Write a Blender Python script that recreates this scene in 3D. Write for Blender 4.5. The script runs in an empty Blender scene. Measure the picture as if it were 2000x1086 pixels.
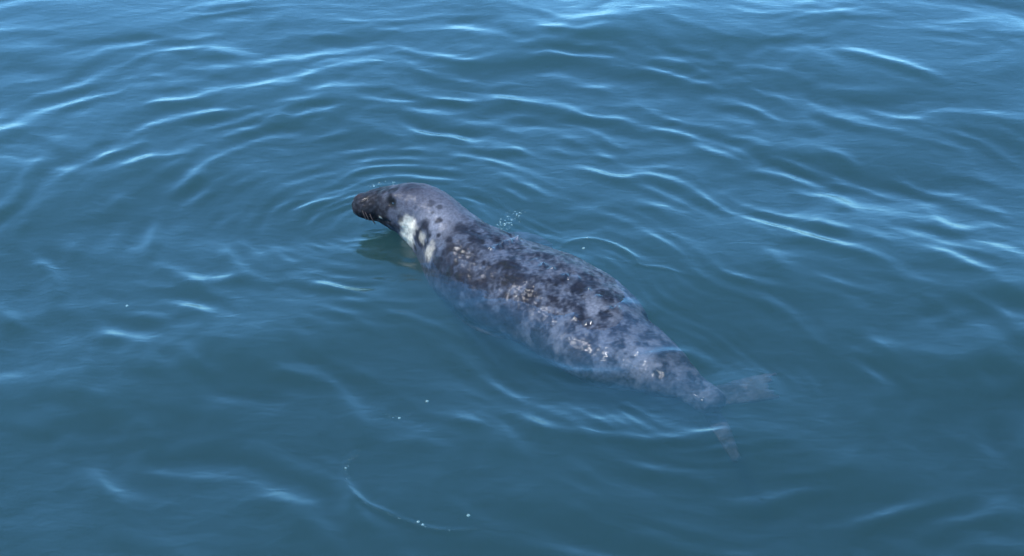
import bpy, math, random
import numpy as np
from mathutils import Vector, Matrix

random.seed(7)
rng = np.random.default_rng(11)
SC = bpy.context.scene
COL = SC.collection
R = math.radians

# ------------------------------------------------------------------ camera
PITCH = R(28.0)
DIST = 6.6
W0 = 3.8                                     # metres across the frame at the aim point
CAM = np.array([0.0, -DIST * math.cos(PITCH), DIST * math.sin(PITCH)])
cam_d = bpy.data.cameras.new('camera')
cam = bpy.data.objects.new('camera', cam_d)
COL.objects.link(cam)
cam.location = CAM
cam.rotation_euler = (math.pi / 2 - PITCH, 0, 0)
cam_d.sensor_width = 36.0
cam_d.lens = 36.0 * DIST / W0
cam_d.clip_start = 0.1
cam_d.clip_end = 5000
SC.camera = cam

# ------------------------------------------------------------------ sky and sun
SUN_EL, SUN_AZ = R(64), R(254)               # azimuth clockwise from +Y (the view direction)
world = bpy.data.worlds.new('World')
SC.world = world
world.use_nodes = True
wn, wl = world.node_tree.nodes, world.node_tree.links
wn.clear()
sky = wn.new('ShaderNodeTexSky')
sky.sky_type = 'NISHITA'
sky.sun_disc = False
sky.sun_elevation = SUN_EL
sky.sun_rotation = SUN_AZ
sky.air_density = 0.75
sky.dust_density = 0.0
sky.ozone_density = 10.0
bg = wn.new('ShaderNodeBackground')
bg.inputs['Strength'].default_value = 0.15
wo = wn.new('ShaderNodeOutputWorld')
sky_tint = wn.new('ShaderNodeMix')                 # tint added to the sky light for bluer, more cyan water reflections
sky_tint.data_type = 'RGBA'
sky_tint.blend_type = 'MULTIPLY'
sky_tint.inputs[0].default_value = 1.0
sky_tint.inputs[7].default_value = (0.76, 1.09, 1.06, 1)
wl.new(sky.outputs[0], sky_tint.inputs[6])
wl.new(sky_tint.outputs[2], bg.inputs[0])
wl.new(bg.outputs[0], wo.inputs[0])

sun_d = bpy.data.lights.new('sun', 'SUN')
sun_d.energy = 2.0
sun_d.angle = R(0.53)
sun_d.color = (1.0, 0.98, 0.95)
sun = bpy.data.objects.new('sun', sun_d)
COL.objects.link(sun)
to_sun = Vector((math.sin(SUN_AZ) * math.cos(SUN_EL), math.cos(SUN_AZ) * math.cos(SUN_EL), math.sin(SUN_EL)))
sun.rotation_euler = to_sun.to_track_quat('Z', 'Y').to_euler()
sun.location = to_sun * 20

SC.view_settings.view_transform = 'Standard'
SC.view_settings.look = 'None'
SC.view_settings.exposure = 2.05
SC.view_settings.gamma = 1.0
SC.view_settings.use_curve_mapping = False
SC.render.engine = 'CYCLES'
SC.cycles.use_denoising = True
SC.cycles.max_bounces = 6
SC.cycles.volume_bounces = 0
SC.cycles.use_adaptive_sampling = True
SC.cycles.adaptive_threshold = 0.02
SC.cycles.transparent_max_bounces = 12
SC.cycles.sample_clamp_indirect = 6.0
SC.cycles.caustics_reflective = False

# ------------------------------------------------------------------ pixel <-> place
CP, SP = math.cos(PITCH), math.sin(PITCH)
FWD = np.array([0, CP, -SP]); UPV = np.array([0, SP, CP]); RGT = np.array([1.0, 0, 0])
F = DIST / W0 * 2000.0                       # focal length in photo pixels


def at(px, py, z=0.0):
    """the point at height z that the photograph shows at (px, py)"""
    d = FWD * F + RGT * (px - 1000.0) + UPV * (543.0 - py)
    t = (z - CAM[2]) / d[2]
    return CAM + d * t


def proj(p):
    v = np.asarray(p, float) - CAM
    k = F / (v @ FWD)
    return np.stack([1000 + (v @ RGT) * k, 543 - (v @ UPV) * k], -1)


# ------------------------------------------------------------------ helpers
def nodes_of(m):
    m.use_nodes = True
    nt = m.node_tree
    nt.nodes.clear()
    return nt, nt.nodes, nt.links


def mesh_obj(name, verts, faces, mat, parent=None, smooth=True):
    me = bpy.data.meshes.new(name)
    me.from_pydata([tuple(v) for v in verts], [], [tuple(f) for f in faces])
    me.update()
    if smooth:
        me.polygons.foreach_set('use_smooth', [True] * len(me.polygons))
    if mat:
        me.materials.append(mat)
    o = bpy.data.objects.new(name, me)
    COL.objects.link(o)
    if parent:
        o.parent = parent
        o.matrix_parent_inverse = parent.matrix_basis.inverted()
    return o


def catmull(P, n):
    """smooth resampling of control rows P (k, c) into n rows, by chord length of the first 3 columns"""
    P = np.asarray(P, float)
    d = np.linalg.norm(np.diff(P[:, :3], axis=0), axis=1)
    t = np.concatenate([[0], np.cumsum(np.maximum(d, 1e-6))])
    m = np.zeros_like(P)
    for i in range(len(P)):
        a, b = max(i - 1, 0), min(i + 1, len(P) - 1)
        m[i] = (P[b] - P[a]) / (t[b] - t[a])
    s = np.linspace(0, t[-1], n)
    k = np.clip(np.searchsorted(t, s, side='right') - 1, 0, len(P) - 2)
    h = (t[k + 1] - t[k])[:, None]
    u = ((s - t[k])[:, None]) / h
    return ((2 * u**3 - 3 * u**2 + 1) * P[k] + (u**3 - 2 * u**2 + u) * h * m[k]
            + (-2 * u**3 + 3 * u**2) * P[k + 1] + (u**3 - u**2) * h * m[k + 1])


def sstep(a, b, x):
    t = np.clip((x - a) / (b - a), 0, 1)
    return t * t * (3 - 2 * t)


# ------------------------------------------------------------------ the sea
def water_material():
    m = bpy.data.materials.new('sea_water')
    nt, N, L = nodes_of(m)
    out = N.new('ShaderNodeOutputMaterial')
    tc = N.new('ShaderNodeTexCoord')
    mp = N.new('ShaderNodeMapping')
    mp.inputs['Scale'].default_value = (8, 13, 10)
    L.new(tc.outputs['Object'], mp.inputs[0])
    nz = N.new('ShaderNodeTexNoise')
    nz.inputs['Scale'].default_value = 1.6
    nz.inputs['Detail'].default_value = 1.5
    nz.inputs['Roughness'].default_value = 0.55
    nz.inputs['Distortion'].default_value = 0.6
    L.new(mp.outputs[0], nz.inputs['Vector'])
    bp = N.new('ShaderNodeBump')
    bp.inputs['Strength'].default_value = 0.30
    bp.inputs['Distance'].default_value = 0.006
    L.new(nz.outputs[0], bp.inputs['Height'])
    fr = N.new('ShaderNodeFresnel')
    fr.inputs['IOR'].default_value = 1.40
    L.new(bp.outputs[0], fr.inputs['Normal'])
    geo = N.new('ShaderNodeNewGeometry')
    mx = N.new('ShaderNodeMix')              # from below the surface lets light out evenly
    mx.data_type = 'FLOAT'
    L.new(geo.outputs['Backfacing'], mx.inputs['Factor'])
    L.new(fr.outputs[0], mx.inputs['A'])
    mx.inputs['B'].default_value = 0.04
    tr = N.new('ShaderNodeBsdfTransparent')
    gl = N.new('ShaderNodeBsdfGlossy')
    gl.inputs['Roughness'].default_value = 0.18
    L.new(bp.outputs[0], gl.inputs['Normal'])
    ms = N.new('ShaderNodeMixShader')
    L.new(mx.outputs['Result'], ms.inputs[0])
    L.new(tr.outputs[0], ms.inputs[1])
    L.new(gl.outputs[0], ms.inputs[2])
    L.new(ms.outputs[0], out.inputs['Surface'])
    col = (0.070, 0.172, 0.154, 1)
    vs = N.new('ShaderNodeVolumeScatter')
    va = N.new('ShaderNodeVolumeAbsorption')
    for v in (vs, va):
        v.inputs['Color'].default_value = col
        v.inputs['Density'].default_value = 1.7
    vs.inputs['Anisotropy'].default_value = 0.2
    ad = N.new('ShaderNodeAddShader')
    L.new(vs.outputs[0], ad.inputs[0])
    L.new(va.outputs[0], ad.inputs[1])
    L.new(ad.outputs[0], out.inputs['Volume'])
    return m


def axis_coords(lo, hi, step, far, growth):
    c = list(np.arange(lo, hi + 1e-9, step))
    s, x = step, c[-1]
    while x < far:
        s *= growth; x += s; c.append(x)
    s, x, left = step, lo, []
    while x > -far:
        s *= growth; x -= s; left.append(x)
    return np.array(left[::-1] + c)


def smooth_noise(X, Y, scale, seed, octaves=3):
    """cheap band-limited noise: a few dozen random plane waves about one size"""
    g = np.random.default_rng(seed)
    out = np.zeros_like(X)
    for o in range(octaves):
        n = 9
        for i in range(n):
            th = g.uniform(0, 2 * math.pi)
            k = 2 * math.pi / scale * (1.9 ** o) * g.uniform(0.6, 1.4)
            out += (0.5 ** o) / math.sqrt(n) * np.sin(k * (X * math.cos(th) + Y * math.sin(th)) + g.uniform(0, 6.28))
    return out


def seg_dist(X, Y, P):
    """distance to a polyline and the place along it (0..1)"""
    best = np.full(X.shape, 1e9); along = np.zeros(X.shape); side = np.zeros(X.shape)
    L = [0.0]
    for a, b in zip(P[:-1], P[1:]):
        L.append(L[-1] + math.hypot(b[0] - a[0], b[1] - a[1]))
    for i, (a, b) in enumerate(zip(P[:-1], P[1:])):
        dx, dy = b[0] - a[0], b[1] - a[1]
        l2 = dx * dx + dy * dy
        t = np.clip(((X - a[0]) * dx + (Y - a[1]) * dy) / l2, 0, 1)
        qx, qy = X - a[0] - t * dx, Y - a[1] - t * dy
        d = np.sqrt(qx * qx + qy * qy)
        s = np.sign(dx * qy - dy * qx)
        m = d < best
        best[m] = d[m]
        along[m] = (L[i] + t[m] * math.sqrt(l2)) / L[-1]
        side[m] = s[m]
    return best, along, side


# the line of the seal's back on the water, from snout to tail
SPINE = [at(*p)[:2] for p in ((735, 425), (830, 440), (930, 480), (1050, 560), (1180, 640), (1300, 700), (1390, 770))]

# single wave crests seen in the photograph: pixels along the crest, width (m), height (m)
CRESTS = [
    ([(1060, 652), (1110, 625), (1160, 606), (1215, 600), (1290, 615)], 0.035, 0.020),
    ([(1230, 720), (1290, 690), (1340, 690), (1400, 720)], 0.030, 0.014),
    ([(830, 520), (880, 500), (940, 497), (990, 480)], 0.030, 0.022),
    ([(930, 600), (980, 590), (1030, 600), (1080, 630)], 0.028, 0.012),
    ([(960, 655), (1010, 690), (1070, 715), (1140, 727), (1230, 724), (1300, 715)], 0.030, 0.010),
    ([(990, 822), (1080, 842), (1180, 858), (1270, 868), (1370, 858), (1450, 840)], 0.026, 0.008),
    ([(1385, 985), (1470, 992), (1550, 972), (1620, 942)], 0.040, 0.012),
    ([(700, 880), (676, 905), (676, 945), (700, 975), (745, 1000), (800, 1025), (870, 1043), (940, 1038)], 0.010, 0.0060),
    ([(1080, 495), (1110, 474), (1150, 468), (1200, 480), (1235, 505), (1250, 522), (1300, 530), (1380, 556)], 0.010, 0.0050),
    ([(470, 262), (530, 240), (600, 208)], 0.035, 0.011),
    ([(340, 385), (400, 330), (450, 300)], 0.035, 0.009),
    ([(1190, 352), (1250, 342), (1300, 350), (1350, 378), (1400, 405)], 0.035, 0.011),
    ([(1500, 318), (1560, 345), (1620, 365)], 0.035, 0.010),
    ([(1620, 95), (1700, 115), (1790, 140), (1850, 168)], 0.045, 0.014),
    ([(640, 365), (690, 335), (750, 322), (830, 320)], 0.018, 0.005),
    ([(660, 385), (690, 360), (740, 345), (800, 340)], 0.014, 0.003),
    ([(700, 590), (760, 612), (850, 640), (930, 672)], 0.022, 0.006),
    ([(590, 545), (660, 565), (720, 585), (800, 600)], 0.026, 0.007),
    ([(660, 480), (720, 505), (800, 525), (850, 545)], 0.020, 0.005),
    ([(300, 655), (350, 690), (420, 740)], 0.030, 0.008),
    ([(540, 560), (480, 540), (420, 548), (330, 550)], 0.035, 0.010),
    ([(1600, 480), (1680, 500), (1770, 540)], 0.035, 0.010),
]


def build_water():
    xs = axis_coords(-2.9, 2.9, 0.0066, 700, 1.1)
    ys = axis_coords(-1.9, 3.35, 0.0078, 700, 1.1)
    nx, ny = len(xs), len(ys)
    X, Y = np.meshgrid(xs, ys)
    SPx = np.gradient(xs)[None, :]; SPy = np.gradient(ys)[:, None]
    SPC = np.maximum(np.broadcast_to(SPx, X.shape), np.broadcast_to(SPy, X.shape))
    # gentle warp so that crests wander
    WX = X + 0.10 * smooth_noise(X, Y, 1.3, 3, 2)
    WY = Y + 0.07 * smooth_noise(X, Y, 1.1, 4, 2)
    H = np.zeros_like(X)
    g = np.random.default_rng(21)
    # where small waves are lively and where the water lies smooth
    act = 1.0 + 0.45 * smooth_noise(X, Y, 1.5, 5, 2)

    def lull(px, py, rx, ry, a):
        p = at(px, py)
        return a * np.exp(-((X - p[0]) / rx) ** 2 - ((Y - p[1]) / ry) ** 2)
    act -= lull(1330, 520, 0.55, 0.40, 0.75) + lull(900, 930, 0.55, 0.35, 0.75) + lull(250, 720, 0.6, 0.5, 0.2) + lull(560, 930, 0.4, 0.3, 0.3)
    act -= lull(150, 230, 0.5, 0.45, 0.5)
    act += lull(1250, 160, 1.3, 0.7, 0.35)
    act = np.clip(act, 0.18, 1.7)
    ncomp = 64
    for i in range(ncomp):
        lam = 0.14 * (12.0 ** ((i + 0.5) / ncomp))
        th = g.normal(R(90), R(30) if lam > 0.3 else R(52))                       # runs along the line of sight, crests lie across it
        k = 2 * math.pi / lam
        ph = k * (WX * math.cos(th) + WY * math.sin(th)) + g.uniform(0, 6.28)
        slope = 0.0105 if lam < 0.24 else (0.0115 if lam < 0.45 else 0.0135)
        amp = slope / k * g.uniform(0.5, 1.4)
        kap = 0.3
        wv = np.exp(kap * (np.sin(ph) - 1.0)) * 2.6 - 1.9
        fade = np.clip(1.6 - SPC * 5 / lam, 0, 1)
        H += amp * wv * fade * (act if lam < 0.7 else 1.0)
    for lam, th, sl, p0 in ((2.3, 78, 0.022, 1.0), (3.1, 112, 0.020, 3.3), (1.9, 60, 0.016, 5.0), (1.7, 125, 0.016, 0.4)):
        k = 2 * math.pi / lam
        H += sl / k * np.sin(k * (WX * math.cos(R(th)) + WY * math.sin(R(th))) + p0) * np.clip(1.6 - SPC * 5 / lam, 0, 1)
    # rings that spread from the seal
    d, al, _ = seg_dist(WX * 0.5 + X * 0.5, WY * 0.5 + Y * 0.5, SPINE)
    rag = 0.58 + 0.50 * smooth_noise(X, Y, 0.45, 8, 3)
    for lam, a, r0, rw in ((0.060, 0.0013, 0.30, 0.14), (0.105, 0.0020, 0.55, 0.35), (0.165, 0.0038, 0.95, 0.6), (0.25, 0.0072, 1.5, 1.0)):
        env = np.exp(-((d - r0) / rw) ** 2) * np.clip(rag, 0.05, 1.3)
        ph = 2 * math.pi * d / lam + 1.3 * smooth_noise(X, Y, 0.7, int(lam * 1000), 2)
        H += a * env * (np.exp(0.4 * (np.sin(ph) - 1)) * 2.2 - 1.5) * np.clip(1.6 - SPC * 5 / lam, 0, 1)
    hp = at(760, 440)
    r = np.hypot(X - hp[0], (Y - hp[1]))
    for lam, a, r0, rw in ((0.05, 0.0006, 0.22, 0.12), (0.09, 0.0016, 0.45, 0.3)):
        H += a * np.exp(-((r - r0) / rw) ** 2) * np.clip(rag, 0.1, 1.3) * np.sin(2 * math.pi * r / lam)
    # single crests
    for pts, wdt, hgt in CRESTS:
        P = [at(*p)[:2] for p in pts]
        x0, x1 = min(p[0] for p in P) - 0.2, max(p[0] for p in P) + 0.2
        y0, y1 = min(p[1] for p in P) - 0.2, max(p[1] for p in P) + 0.2
        ix = np.where((xs > x0) & (xs < x1))[0]; iy = np.where((ys > y0) & (ys < y1))[0]
        sl = np.s_[iy[0]:iy[-1] + 1, ix[0]:ix[-1] + 1]
        P = catmull(np.array([(p[0], p[1], 0) for p in P]), 40)[:, :2]
        dd, aa, _ = seg_dist(X[sl], Y[sl], [tuple(p) for p in P])
        H[sl] += 0.68 * hgt * np.exp(-(dd / (1.3 * wdt)) ** 2) * np.sin(np.clip(aa, 0, 1) * math.pi) ** 0.7
    H -= H[np.abs(SPC) < 0.0085].mean()
    far = np.hypot(X, Y)
    H *= 1.0
    V = np.stack([X, Y, H], -1).reshape(-1, 3)
    idx = np.arange(nx * ny).reshape(ny, nx)
    quads = np.stack([idx[:-1, :-1], idx[:-1, 1:], idx[1:, 1:], idx[1:, :-1]], -1).reshape(-1, 4)
    # sides and floor, so that the sea is one closed body
    rim = np.concatenate([idx[0, :], idx[1:, -1], idx[-1, -2::-1], idx[-2:0:-1, 0]])
    n0 = nx * ny
    low = V[rim].copy(); low[:, 2] = -4.0
    V = np.concatenate([V, low])
    nr = len(rim)
    j = np.arange(nr); jn = (j + 1) % nr
    side = np.stack([rim[jn], rim[j], n0 + j, n0 + jn], -1)
    allq = np.concatenate([quads, side])
    me = bpy.data.meshes.new('water')
    nq = len(allq)
    me.vertices.add(len(V)); me.vertices.foreach_set('co', V.ravel())
    me.loops.add(nq * 4 + nr)
    bottom = (n0 + np.arange(nr))[::-1]
    me.loops.foreach_set('vertex_index', np.concatenate([allq.ravel(), bottom]).astype(np.int32))
    me.polygons.add(nq + 1)
    me.polygons.foreach_set('loop_start', np.concatenate([np.arange(nq) * 4, [nq * 4]]).astype(np.int32))
    sm = np.ones(nq + 1, bool); sm[len(quads):] = False
    me.polygons.foreach_set('use_smooth', sm)
    me.update(calc_edges=True)
    me.validate()
    me.materials.append(water_material())
    o = bpy.data.objects.new('water', me)
    COL.objects.link(o)
    o['kind'] = 'structure'
    o['label'] = 'rippled blue green sea water around the seal'

    def height(x, y):
        i = int(np.clip(np.searchsorted(xs, x), 1, nx - 1)); j2 = int(np.clip(np.searchsorted(ys, y), 1, ny - 1))
        return float(H[j2, i])
    return o, height


water, water_z = build_water()


def build_seabed():
    m = bpy.data.materials.new('sand_bed')
    nt, N, L = nodes_of(m)
    out = N.new('ShaderNodeOutputMaterial'); b = N.new('ShaderNodeBsdfPrincipled')
    nz = N.new('ShaderNodeTexNoise'); nz.inputs['Scale'].default_value = 3.0
    cr = N.new('ShaderNodeValToRGB')
    cr.color_ramp.elements[0].color = (0.10, 0.10, 0.075, 1); cr.color_ramp.elements[1].color = (0.22, 0.20, 0.15, 1)
    L.new(nz.outputs[0], cr.inputs[0]); L.new(cr.outputs[0], b.inputs['Base Color']); L.new(b.outputs[0], out.inputs[0])
    b.inputs['Roughness'].default_value = 0.9
    o = mesh_obj('seabed', [(-690, -690, -3.9), (690, -690, -3.9), (690, 690, -3.9), (-690, 690, -3.9)], [(0, 1, 2, 3)], m, smooth=False)
    o['kind'] = 'structure'


build_seabed()

# ------------------------------------------------------------------ the seal
# rows: centre pixel x, y, height z, half width, half height (metres), from the snout back
HEAD = [
    (691, 395, 0.082, 0.024, 0.022),
    (699, 397, 0.080, 0.044, 0.040),
    (718, 401, 0.075, 0.056, 0.055),
    (745, 400, 0.078, 0.070, 0.068),
    (775, 404, 0.079, 0.088, 0.090),
    (810, 413, 0.072, 0.106, 0.114),
    (842, 434, 0.042, 0.114, 0.128),
    (875, 470, 0.000, 0.130, 0.138),
    (905, 504, -0.036, 0.168, 0.148),
    (943, 530, -0.058, 0.206, 0.150),
]
# rows: pixel of the far outline, height of the back, half width, half height
BACK = [
    (1010, 471, 0.074, 0.230, 0.156),
    (1100, 502, 0.068, 0.244, 0.158),
    (1185, 546, 0.044, 0.240, 0.144),
    (1245, 608, 0.006, 0.210, 0.124),
    (1305, 655, -0.028, 0.166, 0.102),
    (1348, 705, -0.055, 0.104, 0.074),
    (1380, 745, -0.100, 0.064, 0.048),
]


def spine_rows():
    rows = []
    for px, py, z, rh, rv in HEAD:
        rows.append([*at(px, py, z), rh, rv])
    for i, (px, py, top, rh, rv) in enumerate(BACK):
        a = np.array(BACK[max(i - 1, 0)][:2], float); b = np.array(BACK[min(i + 1, len(BACK) - 1)][:2], float)
        t = (b - a) / np.linalg.norm(b - a)
        n = np.array([t[1], -t[0]])                       # image normal towards the far side
        zc = top - rv
        ga = at(*a, 0); gb = at(*b, 0)
        ax = (gb - ga); ax[2] = 0; ax /= np.linalg.norm(ax)
        sd = np.array([-ax[1], ax[0], 0])
        ang = np.linspace(0, 2 * math.pi, 60)
        ring = np.cos(ang)[:, None] * rh * sd + np.sin(ang)[:, None] * rv * np.array([0, 0, 1.0])
        g0 = at(px, py, zc)
        off = proj(g0 + ring) - proj(g0)
        e = (off @ n).max()
        c = np.array([px, py]) - n * e
        rows.append([*at(c[0], c[1], zc), rh, rv])
    rows.append([*at(1395, 790, -0.165), 0.050, 0.040])
    rows.append([*at(1402, 800, -0.175), 0.012, 0.012])
    return np.array(rows)


def loft(rows, n, seg, expo=2.0, up=(0, 0, 1), belly=None):
    S = catmull(rows, n)
    C, rh, rv = S[:, :3], np.maximum(S[:, 3], 0.002), np.maximum(S[:, 4], 0.002)
    T = np.gradient(C, axis=0); T /= np.linalg.norm(T, axis=1)[:, None]
    side = np.cross(T, np.array(up, float)); side /= np.linalg.norm(side, axis=1)[:, None]
    upv = np.cross(side, T)
    ang = np.arange(seg) / seg * 2 * math.pi
    ca = np.sign(np.cos(ang)) * np.abs(np.cos(ang)) ** (2 / expo); sa = np.sign(np.sin(ang)) * np.abs(np.sin(ang)) ** (2 / expo)
    vert = np.repeat(sa[None, :], n, 0)
    if belly is not None:                                 # flatter below than above
        vert = np.where(vert < 0, vert * belly(np.linspace(0, 1, n))[:, None], vert)
    V = C[:, None] + rh[:, None, None] * ca[None, :, None] * side[:, None] + rv[:, None, None] * vert[:, :, None] * upv[:, None]
    V = V.reshape(-1, 3)
    faces = []
    for i in range(n - 1):
        for j in range(seg):
            a, b = i * seg + j, i * seg + (j + 1) % seg
            faces.append((a, b, b + seg, a + seg))
    faces.append(tuple(range(seg))[::-1])
    faces.append(tuple((n - 1) * seg + j for j in range(seg)))
    return V, faces, S


ROWS = spine_rows()


def flipper(points, expo=2.0, up=(0, 0, 1)):
    return loft(np.array(points, float), 40, 20, expo, up)[:2]


def fan(base, tip, w0, w1, th, z0, z1, curl=0.0):
    """a hind flipper: five webbed digits that spread from the ankle; base and tip are pixels"""
    out = []
    B = at(*base, z0); T = at(*tip, z1)
    ax = T - B; L = np.linalg.norm(ax); ax /= L
    sd = np.array([-ax[1], ax[0], 0]); sd /= np.linalg.norm(sd)
    for k in range(5):
        u = (k - 2) / 2.0
        ln = L * (1.0 if abs(u) > 0.9 else (0.93 if abs(u) > 0.4 else 0.88))
        p0 = B - ax * 0.05 + sd * u * w0 * 0.5
        p1 = B + ax * ln * 0.5 + sd * u * (w0 + w1) * 0.5 + np.array([0, 0, curl * 0.02 * u])
        p2 = B + ax * ln + sd * u * w1 + np.array([0, 0, curl * 0.05 * u])
        out.append(flipper([[*p0, 0.022, th], [*(p0 * .5 + p1 * .5), 0.023, th * 0.9], [*p1, 0.020, th * 0.8], [*(p1 * .4 + p2 * .6), 0.0125, th * 0.7], [*p2, 0.005, 0.004]]))
    # web
    return out


def seal_body_mesh():
    V, Fc, S = loft(ROWS, 260, 72, 2.3, belly=lambda t: 1 - 0.30 * sstep(0.25, 0.5, t))
    pieces = [(V, Fc)]
    # hind flippers
    pieces += fan((1380, 778), (1520, 752), 0.04, 0.036, 0.013, -0.22, -0.180, 0.5)
    pieces += fan((1385, 796), (1440, 898), 0.018, 0.006, 0.012, -0.23, -0.250, 0.1)
    # fore flippers, laid back along the flanks
    for side, pts in ((1, ((890, 560, -0.15), (915, 600, -0.17), (950, 635, -0.17), (990, 660, -0.15))),
                      (-1, ((975, 480, -0.12), (1010, 470, -0.13), (1045, 470, -0.15), (1080, 480, -0.18)))):
        rr = ((0.06, 0.04), (0.065, 0.03), (0.055, 0.02), (0.012, 0.008))
        pieces.append(flipper([[*at(*p), *r] for p, r in zip(pts, rr)]))
    verts, faces, n0 = [], [], 0
    for v, f in pieces:
        verts.append(v)
        faces += [tuple(i + n0 for i in q) for q in f]
        n0 += len(v)
    tmp = bpy.data.meshes.new('seal_raw')
    tmp.from_pydata([tuple(v) for v in np.concatenate(verts)], [], faces)
    o = bpy.data.objects.new('seal_raw', tmp)
    COL.objects.link(o)
    md = o.modifiers.new('r', 'REMESH'); md.mode = 'VOXEL'; md.voxel_size = 0.0055
    ms = o.modifiers.new('s', 'SMOOTH'); ms.factor = 0.5; ms.iterations = 4
    bpy.context.view_layer.update()
    me = bpy.data.meshes.new_from_object(o.evaluated_get(bpy.context.evaluated_depsgraph_get()))
    bpy.data.objects.remove(o); bpy.data.meshes.remove(tmp)
    me.name = 'body'
    return me, S


def smooth_noise3(P, scale, seed, n=14, octaves=2):
    g = np.random.default_rng(seed)
    out = np.zeros(len(P))
    for o in range(octaves):
        for i in range(n):
            v = g.normal(size=3); v /= np.linalg.norm(v)
            k = 2 * math.pi / scale * 1.9 ** o * g.uniform(0.6, 1.4)
            out += 0.55 ** o / math.sqrt(n) * 1.4 * np.sin(k * (P @ v) + g.uniform(0, 6.28))
    return out


def fur_material():
    m = bpy.data.materials.new('wet_fur')
    nt, N, L = nodes_of(m)
    out = N.new('ShaderNodeOutputMaterial'); b = N.new('ShaderNodeBsdfPrincipled')
    L.new(b.outputs[0], out.inputs[0])
    ca = N.new('ShaderNodeVertexColor'); ca.layer_name = 'coat'
    tc = N.new('ShaderNodeTexCoord')
    fine = N.new('ShaderNodeTexNoise'); fine.inputs['Scale'].default_value = 90; fine.inputs['Detail'].default_value = 5
    fine.inputs['Roughness'].default_value = 0.7
    L.new(tc.outputs['Object'], fine.inputs['Vector'])
    mr = N.new('ShaderNodeMapRange'); mr.inputs['From Min'].default_value = 0.3; mr.inputs['From Max'].default_value = 0.7
    mr.inputs['To Min'].default_value = 0.62; mr.inputs['To Max'].default_value = 1.38
    L.new(fine.outputs[0], mr.inputs['Value'])
    mu = N.new('ShaderNodeVectorMath'); mu.operation = 'SCALE'
    L.new(ca.outputs['Color'], mu.inputs[0]); L.new(mr.outputs[0], mu.inputs['Scale'])
    L.new(mu.outputs[0], b.inputs['Base Color'])
    # lie of the fur: streaks along the body
    mp = N.new('ShaderNodeMapping'); mp.inputs['Rotation'].default_value = (0, 0, R(42)); mp.inputs['Scale'].default_value = (26, 240, 200)
    L.new(tc.outputs['Object'], mp.inputs[0])
    st = N.new('ShaderNodeTexNoise'); st.inputs['Scale'].default_value = 1.0; st.inputs['Detail'].default_value = 3
    L.new(mp.outputs[0], st.inputs['Vector'])
    bp = N.new('ShaderNodeBump'); bp.inputs['Strength'].default_value = 0.45; bp.inputs['Distance'].default_value = 0.003
    L.new(st.outputs[0], bp.inputs['Height'])
    b2 = N.new('ShaderNodeBump'); b2.inputs['Strength'].default_value = 0.25; b2.inputs['Distance'].default_value = 0.006
    L.new(fine.outputs[0], b2.inputs['Height']); L.new(bp.outputs[0], b2.inputs['Normal'])
    L.new(b2.outputs[0], b.inputs['Normal'])
    b.inputs['Roughness'].default_value = 0.58
    b.inputs['IOR'].default_value = 1.36
    b.inputs['Coat Weight'].default_value = 0.6
    b.inputs['Specular IOR Level'].default_value = 0.10
    b.inputs['Coat Roughness'].default_value = 0.09
    L.new(bp.outputs[0], b.inputs['Coat Normal'])
    wt = N.new('ShaderNodeAttribute'); wt.attribute_name = 'wet'
    L.new(wt.outputs['Fac'], b.inputs['Coat Weight'])
    b.inputs['Sheen Weight'].default_value = 0.02
    b.inputs['Sheen Tint'].default_value = (0.7, 0.8, 1.0, 1)
    return m


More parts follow.
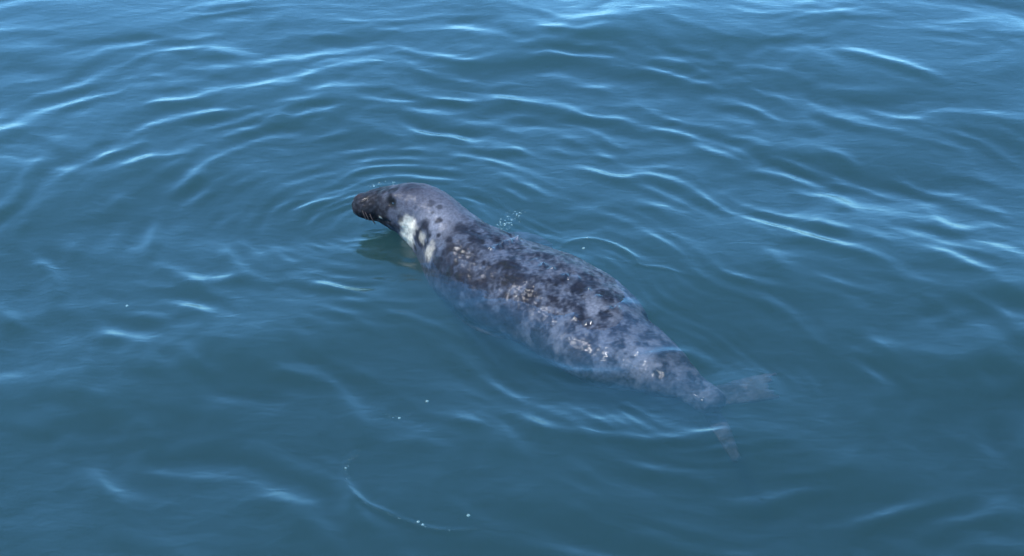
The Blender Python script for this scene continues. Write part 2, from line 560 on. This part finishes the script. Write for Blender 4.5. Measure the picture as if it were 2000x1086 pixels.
def build_seal():
    base = at(1020, 560, 0)
    root = bpy.data.objects.new('seal', None)
    COL.objects.link(root)
    root.location = (base[0], base[1], -0.36)
    root.empty_display_size = 0.2
    bpy.context.view_layer.update()
    root['label'] = 'mottled grey seal swimming with its head raised and back just breaking the water'
    root['category'] = 'seal'
    me, S = seal_body_mesh()
    nv = len(me.vertices)
    P = np.empty(nv * 3); me.vertices.foreach_get('co', P); P = P.reshape(-1, 3)
    NRM = np.empty(nv * 3); me.vertices.foreach_get('normal', NRM); NRM = NRM.reshape(-1, 3)
    px = proj(P)
    near = ((P - CAM) * NRM).sum(1) < 0                   # the flank that the camera's side shows
    # place along the spine
    C = S[:, :3]
    seglen = np.concatenate([[0], np.cumsum(np.linalg.norm(np.diff(C, axis=0), axis=1))])
    ci = np.empty(nv, int)
    for i in range(0, nv, 4000):
        ci[i:i + 4000] = ((P[i:i + 4000, None] - C[None]) ** 2).sum(-1).argmin(1)
    u = seglen[ci]                                        # metres from the snout
    T = np.gradient(C, axis=0); T /= np.linalg.norm(T, axis=1)[:, None]
    rel = P - C[ci]
    side = np.cross(T[ci], np.array([0, 0, 1.0])); side /= np.linalg.norm(side, axis=1)[:, None]
    sx = (rel * side).sum(1)                              # across the body
    hz = rel[:, 2]
    D = np.zeros(nv)

    def spot(qx, qy, r, ry=None, rot=0.0):
        """a mark about the point of the near flank seen at a pixel, in body metres"""
        cand = np.where(near & (np.hypot(px[:, 0] - qx, px[:, 1] - qy) < 8))[0]
        if len(cand) == 0:
            return np.full(nv, 9.0)
        dp = np.linalg.norm(P[cand] - CAM, axis=1)
        cand = cand[dp < dp.min() + 0.05]                 # the surface in front
        c = P[cand].mean(0)
        dd = P - c
        if ry is None:
            return np.linalg.norm(dd, axis=1) / r
        t = T[ci[cand[0]]]; s = np.array([0, 0, 1.0]) - t * t[2]; s /= np.linalg.norm(s)
        a = dd @ t; b_ = dd @ s; c_ = np.linalg.norm(dd, axis=1) ** 2 - a * a - b_ * b_
        ca, sa = math.cos(rot), math.sin(rot)
        a2, b2 = a * ca + b_ * sa, -a * sa + b_ * ca
        return np.sqrt((a2 / r) ** 2 + (b2 / ry) ** 2 + np.maximum(c_, 0) / max(r, ry) ** 2)

    # ---- form: brow, eye socket, muzzle pad, mouth, nostril, neck folds
    D -= 0.010 * np.exp(-spot(764, 397, 0.022) ** 2)
    D += 0.007 * np.exp(-spot(766, 384, 0.030, 0.012) ** 2)
    D += 0.007 * np.exp(-spot(715, 412, 0.030, 0.022) ** 2)
    D -= 0.006 * np.exp(-spot(697, 392, 0.010, 0.006) ** 2)
    for k in range(16):                                   # the line of the mouth
        D -= 0.0022 * np.exp(-spot(703 + 4 * k, 419 + 0.9 * k, 0.010, 0.005) ** 2)
    D -= 0.004 * np.exp(-spot(812, 408, 0.007) ** 2)      # ear hole
    w = smooth_noise3(P, 0.16, 31, 14, 1)
    # the skin folds that glint along the shoulder and back
    glint = np.zeros(nv)
    for qx, qy, a in ((960, 488, .010), (972, 482, .013), (985, 477, .015), (998, 472, .015), (1010, 467, .012)):
        e = np.exp(-spot(qx, qy, 0.016) ** 2)
        D += a * e; glint += e
    for qx, qy, a in ((985, 464, .006), (998, 460, .006), (970, 471, .006), (958, 477, .005)):
        D -= a * np.exp(-spot(qx, qy, 0.016) ** 2)
    for qx, qy in ((1045, 508), (1060, 517), (1078, 528), (1100, 540), (1150, 566), (1168, 580), (1112, 542), (1126, 544), (1190, 604), (1205, 603), (1125, 619), (1150, 630), (1250, 690)):
        e = np.exp(-spot(qx, qy, 0.013, 0.008) ** 2)
        D += 0.009 * e; glint += e
    D += 0.0035 * np.clip(glint, 0, 1) * smooth_noise3(P, 0.02, 36, 16, 1)
    body = sstep(0.35, 0.6, u)
    D += body * (0.0022 * smooth_noise3(P, 0.16, 33, 16, 1) + 0.0007 * smooth_noise3(P, 0.04, 34, 20, 2))
    D += (1 - body) * 0.0008 * smooth_noise3(P, 0.05, 35, 14, 2)
    P2 = P + NRM * D[:, None]
    me.vertices.foreach_set('co', P2.ravel())

    # ---- coat colours, plus shade painted into the lower near flank
    grey = np.array([0.033, 0.038, 0.050]); dark = np.array([0.005, 0.005, 0.008])
    pale = np.array([0.078, 0.081, 0.092]); white = np.array([0.45, 0.385, 0.30])
    mask_c = np.array([0.006, 0.005, 0.006])
    n1 = smooth_noise3(P, 0.40, 41, 16, 2); n2 = smooth_noise3(P, 0.085, 42, 26, 3); n3 = smooth_noise3(P, 0.045, 43, 26, 2)
    colr = np.tile(grey, (nv, 1)) * (1 + 0.22 * n1 + 0.10 * n3)[:, None]

    def lay(c, f):
        nonlocal colr
        f = np.clip(f, 0, 1)[:, None]
        colr = colr * (1 - f) + np.asarray(c) * f
    belly = sstep(0.02, -0.12, hz) * sstep(0.4, 0.9, u)
    lay(pale * 0.7, belly * 0.35 * sstep(-0.2, 0.9, n2 + 0.4 * n1))
    bl = sstep(0.0, 1.0, n2 + 0.45 * n3 + 0.25 * n1) * sstep(0.36, 0.55, u)
    lay(dark, bl * 0.65)
    # separate dark spots of the coat, large and small
    gs = np.random.default_rng(77)
    pool = np.where((u > 0.42) & (u < 1.75) & (hz > -0.07))[0]
    for k in range(230):
        q = P[pool[gs.integers(len(pool))]]
        rr = 0.007 + 0.024 * gs.uniform() ** 2.2
        dq = (P - q) / rr
        tq = T[int(np.argmin(((C - q) ** 2).sum(1)))]
        al_ = dq @ tq
        dist = np.sqrt(np.maximum((dq ** 2).sum(1) - 0.5 * al_ ** 2, 0))
        lay(dark, gs.uniform(0.55, 0.95) * sstep(1.35, 0.75, dist + 0.28 * n3))
    sp = smooth_noise3(P, 0.022, 48, 30, 2)
    lay(dark, 0.40 * sstep(0.5, 1.1, sp + 0.4 * n2) * sstep(0.36, 0.55, u))
    lay(pale, 0.28 * sstep(0.6, 1.3, -sp + 0.35 * n1) * sstep(0.5, 0.8, u))
    lay(pale, 0.45 * sstep(0.5, 1.2, -n2 + 0.6 * smooth_noise3(P, 0.06, 47, 20, 2)) * sstep(0.8, 1.3, u))
    # pale rear flank
    for qx, qy, r in ((1260, 700, 0.09), (1230, 690, 0.06), (1180, 610, 0.05), (1160, 600, .04), (1090, 680, .035), (1040, 665, .035), (1280, 720, .05)):
        lay(pale * 1.15, 0.8 * np.exp(-spot(qx, qy, r, r * 0.6) ** 2) * sstep(-0.9, 0.4, -n2))
    # head: grey crown, dark face, pale throat
    head = 1 - sstep(0.30, 0.42, u)
    lay(np.array([0.050, 0.051, 0.064]), head * 0.9)
    lay(np.array([0.11, 0.11, 0.125]), 0.9 * np.exp(-spot(850, 432, 0.085) ** 2))
    nn = 0.02 * smooth_noise3(P, 0.06, 51, 14, 2)
    lay(mask_c, sstep(0.225, 0.165, u + nn + 0.5 * np.maximum(hz - 0.045, 0)) * 0.95)
    lay(dark, 0.8 * np.exp(-spot(800, 365, 0.05, 0.03) ** 2))
    lay(np.array([0.018, 0.017, 0.02]), 0.8 * np.exp(-spot(748, 405, 0.020) ** 2))
    lay(np.array([0.040, 0.040, 0.046]), 0.35 * sstep(0.2, 0.9, sp) * sstep(0.24, 0.18, u))
    lay(np.array([0.055, 0.055, 0.062]), 0.7 * np.exp(-spot(780, 412, 0.016) ** 2) + 0.5 * np.exp(-spot(752, 388, 0.014) ** 2))
    lay(dark * 0.6, 0.95 * np.exp(-spot(766, 396, 0.020, 0.016) ** 4))
    lay(np.array([0.026, 0.014, 0.012]), 0.7 * np.exp(-spot(701, 381, 0.016, 0.010) ** 2))
    lay(np.array([0.040, 0.026, 0.026]), 0.75 * np.exp(-spot(715, 415, 0.028, 0.014) ** 2) * sstep(-0.3, 0.6, n3))
    lay(white, 0.97 * sstep(1.65, 0.55, np.minimum(spot(799, 440, 0.034), spot(797, 464, 0.036)) + 0.12 * n3))
    lay(white * 0.6, 0.8 * sstep(1.6, 0.4, spot(838, 494, 0.030) + 0.15 * n3))
    lay(white * 0.8, 0.8 * sstep(1.3, 0.6, spot(744, 424, 0.010, 0.006)))
    ring = spot(825, 463, 0.037)
    lay(dark, 0.93 * np.exp(-((ring - 0.95 - 0.12 * n3) / 0.38) ** 2))
    lay(white * 0.5, 0.85 * sstep(0.75, 0.2, ring + 0.1 * n3))
    lay(dark, 0.9 * np.exp(-spot(830, 438, 0.023) ** 4))
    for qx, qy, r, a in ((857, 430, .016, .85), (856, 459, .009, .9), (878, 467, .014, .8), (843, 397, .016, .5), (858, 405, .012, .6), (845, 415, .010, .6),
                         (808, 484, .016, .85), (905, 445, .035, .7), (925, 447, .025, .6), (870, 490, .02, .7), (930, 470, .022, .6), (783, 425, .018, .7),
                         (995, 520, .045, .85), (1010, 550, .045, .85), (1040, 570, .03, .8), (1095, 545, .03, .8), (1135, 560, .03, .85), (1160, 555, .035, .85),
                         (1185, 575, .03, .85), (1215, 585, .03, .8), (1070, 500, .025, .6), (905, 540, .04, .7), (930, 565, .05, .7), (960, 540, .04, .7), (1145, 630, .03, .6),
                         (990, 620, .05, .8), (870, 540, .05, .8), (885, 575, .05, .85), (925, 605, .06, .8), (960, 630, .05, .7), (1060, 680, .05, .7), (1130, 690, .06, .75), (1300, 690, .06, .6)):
        lay(dark, a * sstep(1.45, 0.55, spot(qx, qy, r * 0.92) + 0.18 * n3))  # coat spots; those low on the near flank paint in its underwater shade
    # flippers
    tail = sstep(1.78, 1.9, u)
    lay(np.array([0.016, 0.016, 0.018]), tail * 0.6)
    for qx, qy, r in ((1495, 750, 0.05), (1470, 745, .03), (1505, 748, .04)):
        lay(np.array([0.034, 0.034, 0.031]), 0.8 * np.exp(-spot(qx, qy, r) ** 2))
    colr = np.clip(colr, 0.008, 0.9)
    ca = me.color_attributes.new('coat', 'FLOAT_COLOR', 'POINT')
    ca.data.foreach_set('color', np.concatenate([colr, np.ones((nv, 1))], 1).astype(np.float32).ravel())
    wa = me.attributes.new('wet', 'FLOAT', 'POINT')
    wa.data.foreach_set('value', np.clip(0.04 + sstep(0.36, 0.5, u) * (0.03 + 0.09 * sstep(0.0, 0.9, smooth_noise3(P, 0.11, 61, 16, 2)) * sstep(-0.02, 0.08, hz)) + 0.9 * np.clip(glint, 0, 1), 0, 1).astype(np.float32))
    me.polygons.foreach_set('use_smooth', [True] * len(me.polygons))
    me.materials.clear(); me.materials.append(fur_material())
    body_o = bpy.data.objects.new('body', me)
    COL.objects.link(body_o)
    body_o.parent = root; body_o.matrix_parent_inverse = root.matrix_basis.inverted()

    # ---- eyes
    em = bpy.data.materials.new('dark_eye')
    nt, N, L = nodes_of(em)
    out = N.new('ShaderNodeOutputMaterial'); b = N.new('ShaderNodeBsdfPrincipled'); L.new(b.outputs[0], out.inputs[0])
    b.inputs['Base Color'].default_value = (0.008, 0.006, 0.006, 1); b.inputs['Roughness'].default_value = 0.08
    import bmesh
    i_eye = int(np.argmin(np.where(near, np.hypot(px[:, 0] - 765, px[:, 1] - 397), 1e9)))
    pe = P2[i_eye] - NRM[i_eye] * 0.009
    s_ = side[i_eye]; rel_e = pe - C[ci[i_eye]]
    mirror = pe - 2 * s_ * (rel_e @ s_)
    for c in (pe, mirror):
        bm = bmesh.new()
        bmesh.ops.create_uvsphere(bm, u_segments=20, v_segments=12, radius=0.012)
        mm = bpy.data.meshes.new('eye'); bm.to_mesh(mm); bm.free()
        mm.polygons.foreach_set('use_smooth', [True] * len(mm.polygons)); mm.materials.append(em)
        o = bpy.data.objects.new('eye', mm); COL.objects.link(o); o.location = c
        o.parent = root; o.matrix_parent_inverse = root.matrix_basis.inverted()
    # ---- whiskers
    wm = bpy.data.materials.new('whisker_bristle')
    nt, N, L = nodes_of(wm)
    out = N.new('ShaderNodeOutputMaterial'); b = N.new('ShaderNodeBsdfPrincipled'); L.new(b.outputs[0], out.inputs[0])
    b.inputs['Base Color'].default_value = (0.035, 0.028, 0.026, 1); b.inputs['Roughness'].default_value = 0.8; b.inputs['Specular IOR Level'].default_value = 0.05
    gw = np.random.default_rng(5)
    for k in range(3):
        qx, qy = 708 + 8.0 * k + gw.uniform(-1, 1), 411 + 3.0 * k
        i = int(np.argmin(np.where(near, np.hypot(px[:, 0] - qx, px[:, 1] - qy), 1e9)))
        p0 = P2[i]; n_ = NRM[i]
        ln = gw.uniform(0.02, 0.035)
        p1 = p0 + n_ * ln * 0.5 + np.array([0.012, 0, -0.012])
        p2 = p0 + n_ * ln * 0.7 + np.array([0.02 + gw.uniform(-.01, .015), 0, -0.025 - gw.uniform(0, .02)])
        v, f, _ = loft(np.array([[*p0, .0003, .0003], [*p1, .0003, .0003], [*p2, .0002, .0002]]), 9, 5)
        mesh_obj('whisker', v, f, wm, root)
    return root


seal = build_seal()

# ------------------------------------------------------------------ bubbles and foam
def bubble_material():
    m = bpy.data.materials.new('bubble_film')
    nt, N, L = nodes_of(m)
    out = N.new('ShaderNodeOutputMaterial'); b = N.new('ShaderNodeBsdfPrincipled'); L.new(b.outputs[0], out.inputs[0])
    b.inputs['Base Color'].default_value = (0.34, 0.50, 0.45, 1)
    b.inputs['Roughness'].default_value = 0.12
    b.inputs['Alpha'].default_value = 0.28
    b.inputs['Coat Weight'].default_value = 1.0
    b.inputs['Coat Roughness'].default_value = 0.08
    return m


BUB = bubble_material()


def dome(c, r, n=10, rings=5):
    v, f = [], []
    for i in range(rings):
        a = i / rings * math.pi / 2
        for j in range(n):
            t = 2 * math.pi * j / n
            v.append((c[0] + r * math.cos(a) * math.cos(t), c[1] + r * math.cos(a) * math.sin(t), c[2] + r * 0.75 * math.sin(a)))
    v.append((c[0], c[1], c[2] + r * 0.75))
    for i in range(rings - 1):
        for j in range(n):
            a, b = i * n + j, i * n + (j + 1) % n
            f.append((a, b, b + n, a + n))
    for j in range(n):
        f.append(((rings - 1) * n + j, (rings - 1) * n + (j + 1) % n, rings * n))
    return v, f


BUBBLES = [
    (248, 595, .009, 'single tiny bubble floating far left of the seal'),
    (1140, 486, .010, 'tiny bubble on the smooth water close behind the seal back'),
    (1147, 467, .006, 'smallest bubble on the thin ripple line behind the seal back'),
    (915, 1013, .009, 'lone bright bubble near the bottom edge inside the curved ripple line'),
    (817, 1024, .008, 'left bubble of the pair riding the curved ripple line at the bottom'),
    (826, 1030, .007, 'right bubble of the pair riding the curved ripple line at the bottom'),
    (675, 912, .006, 'tiny bubble on the left end of the curved ripple line'),
    (834, 781, .009, 'upper bubble between the seal flank and the curved ripple line'),
    (780, 813, .008, 'lower bubble between the seal flank and the curved ripple line'),
]
for bx_, by_, br_, lab in BUBBLES:
    p = at(bx_, by_)
    z = water_z(p[0], p[1])
    v, f = dome((0, 0, 0), br_ * 0.65)
    o = mesh_obj('bubble', v, f, BUB)
    o.location = (p[0], p[1], z)
    o['label'] = lab; o['category'] = 'bubble'; o['group'] = 'bubbles floating on the water'


def foam_patch(name, pts, n, label, spread, rmin=.002, rmax=.007, seed=1):
    g = np.random.default_rng(seed)
    V, Fc = [], []
    for _ in range(n):
        a = g.uniform(0, len(pts) - 1); i = int(a); t = a - i
        q = np.array(pts[i]) * (1 - t) + np.array(pts[min(i + 1, len(pts) - 1)]) * t
        p = at(q[0] + g.normal(0, spread), q[1] + g.normal(0, spread * 0.6))
        r = rmin + (rmax - rmin) * g.uniform() ** 2.5
        v, f = dome((p[0], p[1], water_z(p[0], p[1]) - 0.001), r, 8, 3)
        k = len(V)
        V += v; Fc += [tuple(x + k for x in q2) for q2 in f]
    o = mesh_obj(name, V, Fc, BUB)
    o['kind'] = 'stuff'; o['label'] = label; o['category'] = 'foam'
    return o


foam_patch('splash_foam', [(972, 446), (985, 436), (1000, 424), (1008, 408)], 90, 'small patch of white splash bubbles behind the seal shoulder', 8, .0012, .0045, seed=2)
foam_patch('splash_foam', [(725, 357), (745, 354), (790, 352)], 26, 'few fine bubbles beside the top of the seal head', 3.5, .0015, .004, seed=3)

foam_patch('foam_line', [(706, 878), (684, 895), (676, 912), (677, 940), (695, 968), (728, 992), (770, 1012), (818, 1030), (870, 1043), (935, 1039)], 100,
           'thin curved line of fine foam below the seal near the bottom edge', 2.2, .0005, .0016, seed=6)
foam_patch('foam_line', [(1088, 488), (1112, 474), (1150, 467), (1200, 480), (1235, 505), (1252, 523), (1300, 531)], 45,
           'thin looping line of fine foam beside the far side of the seal back', 1.4, .0006, .0018, seed=7)
foam_patch('foam_line', [(742, 800), (765, 812), (790, 808), (832, 780)], 26,
           'few specks of fine foam between the seal flank and the curved foam line', 3.0, .0006, .0020, seed=8)
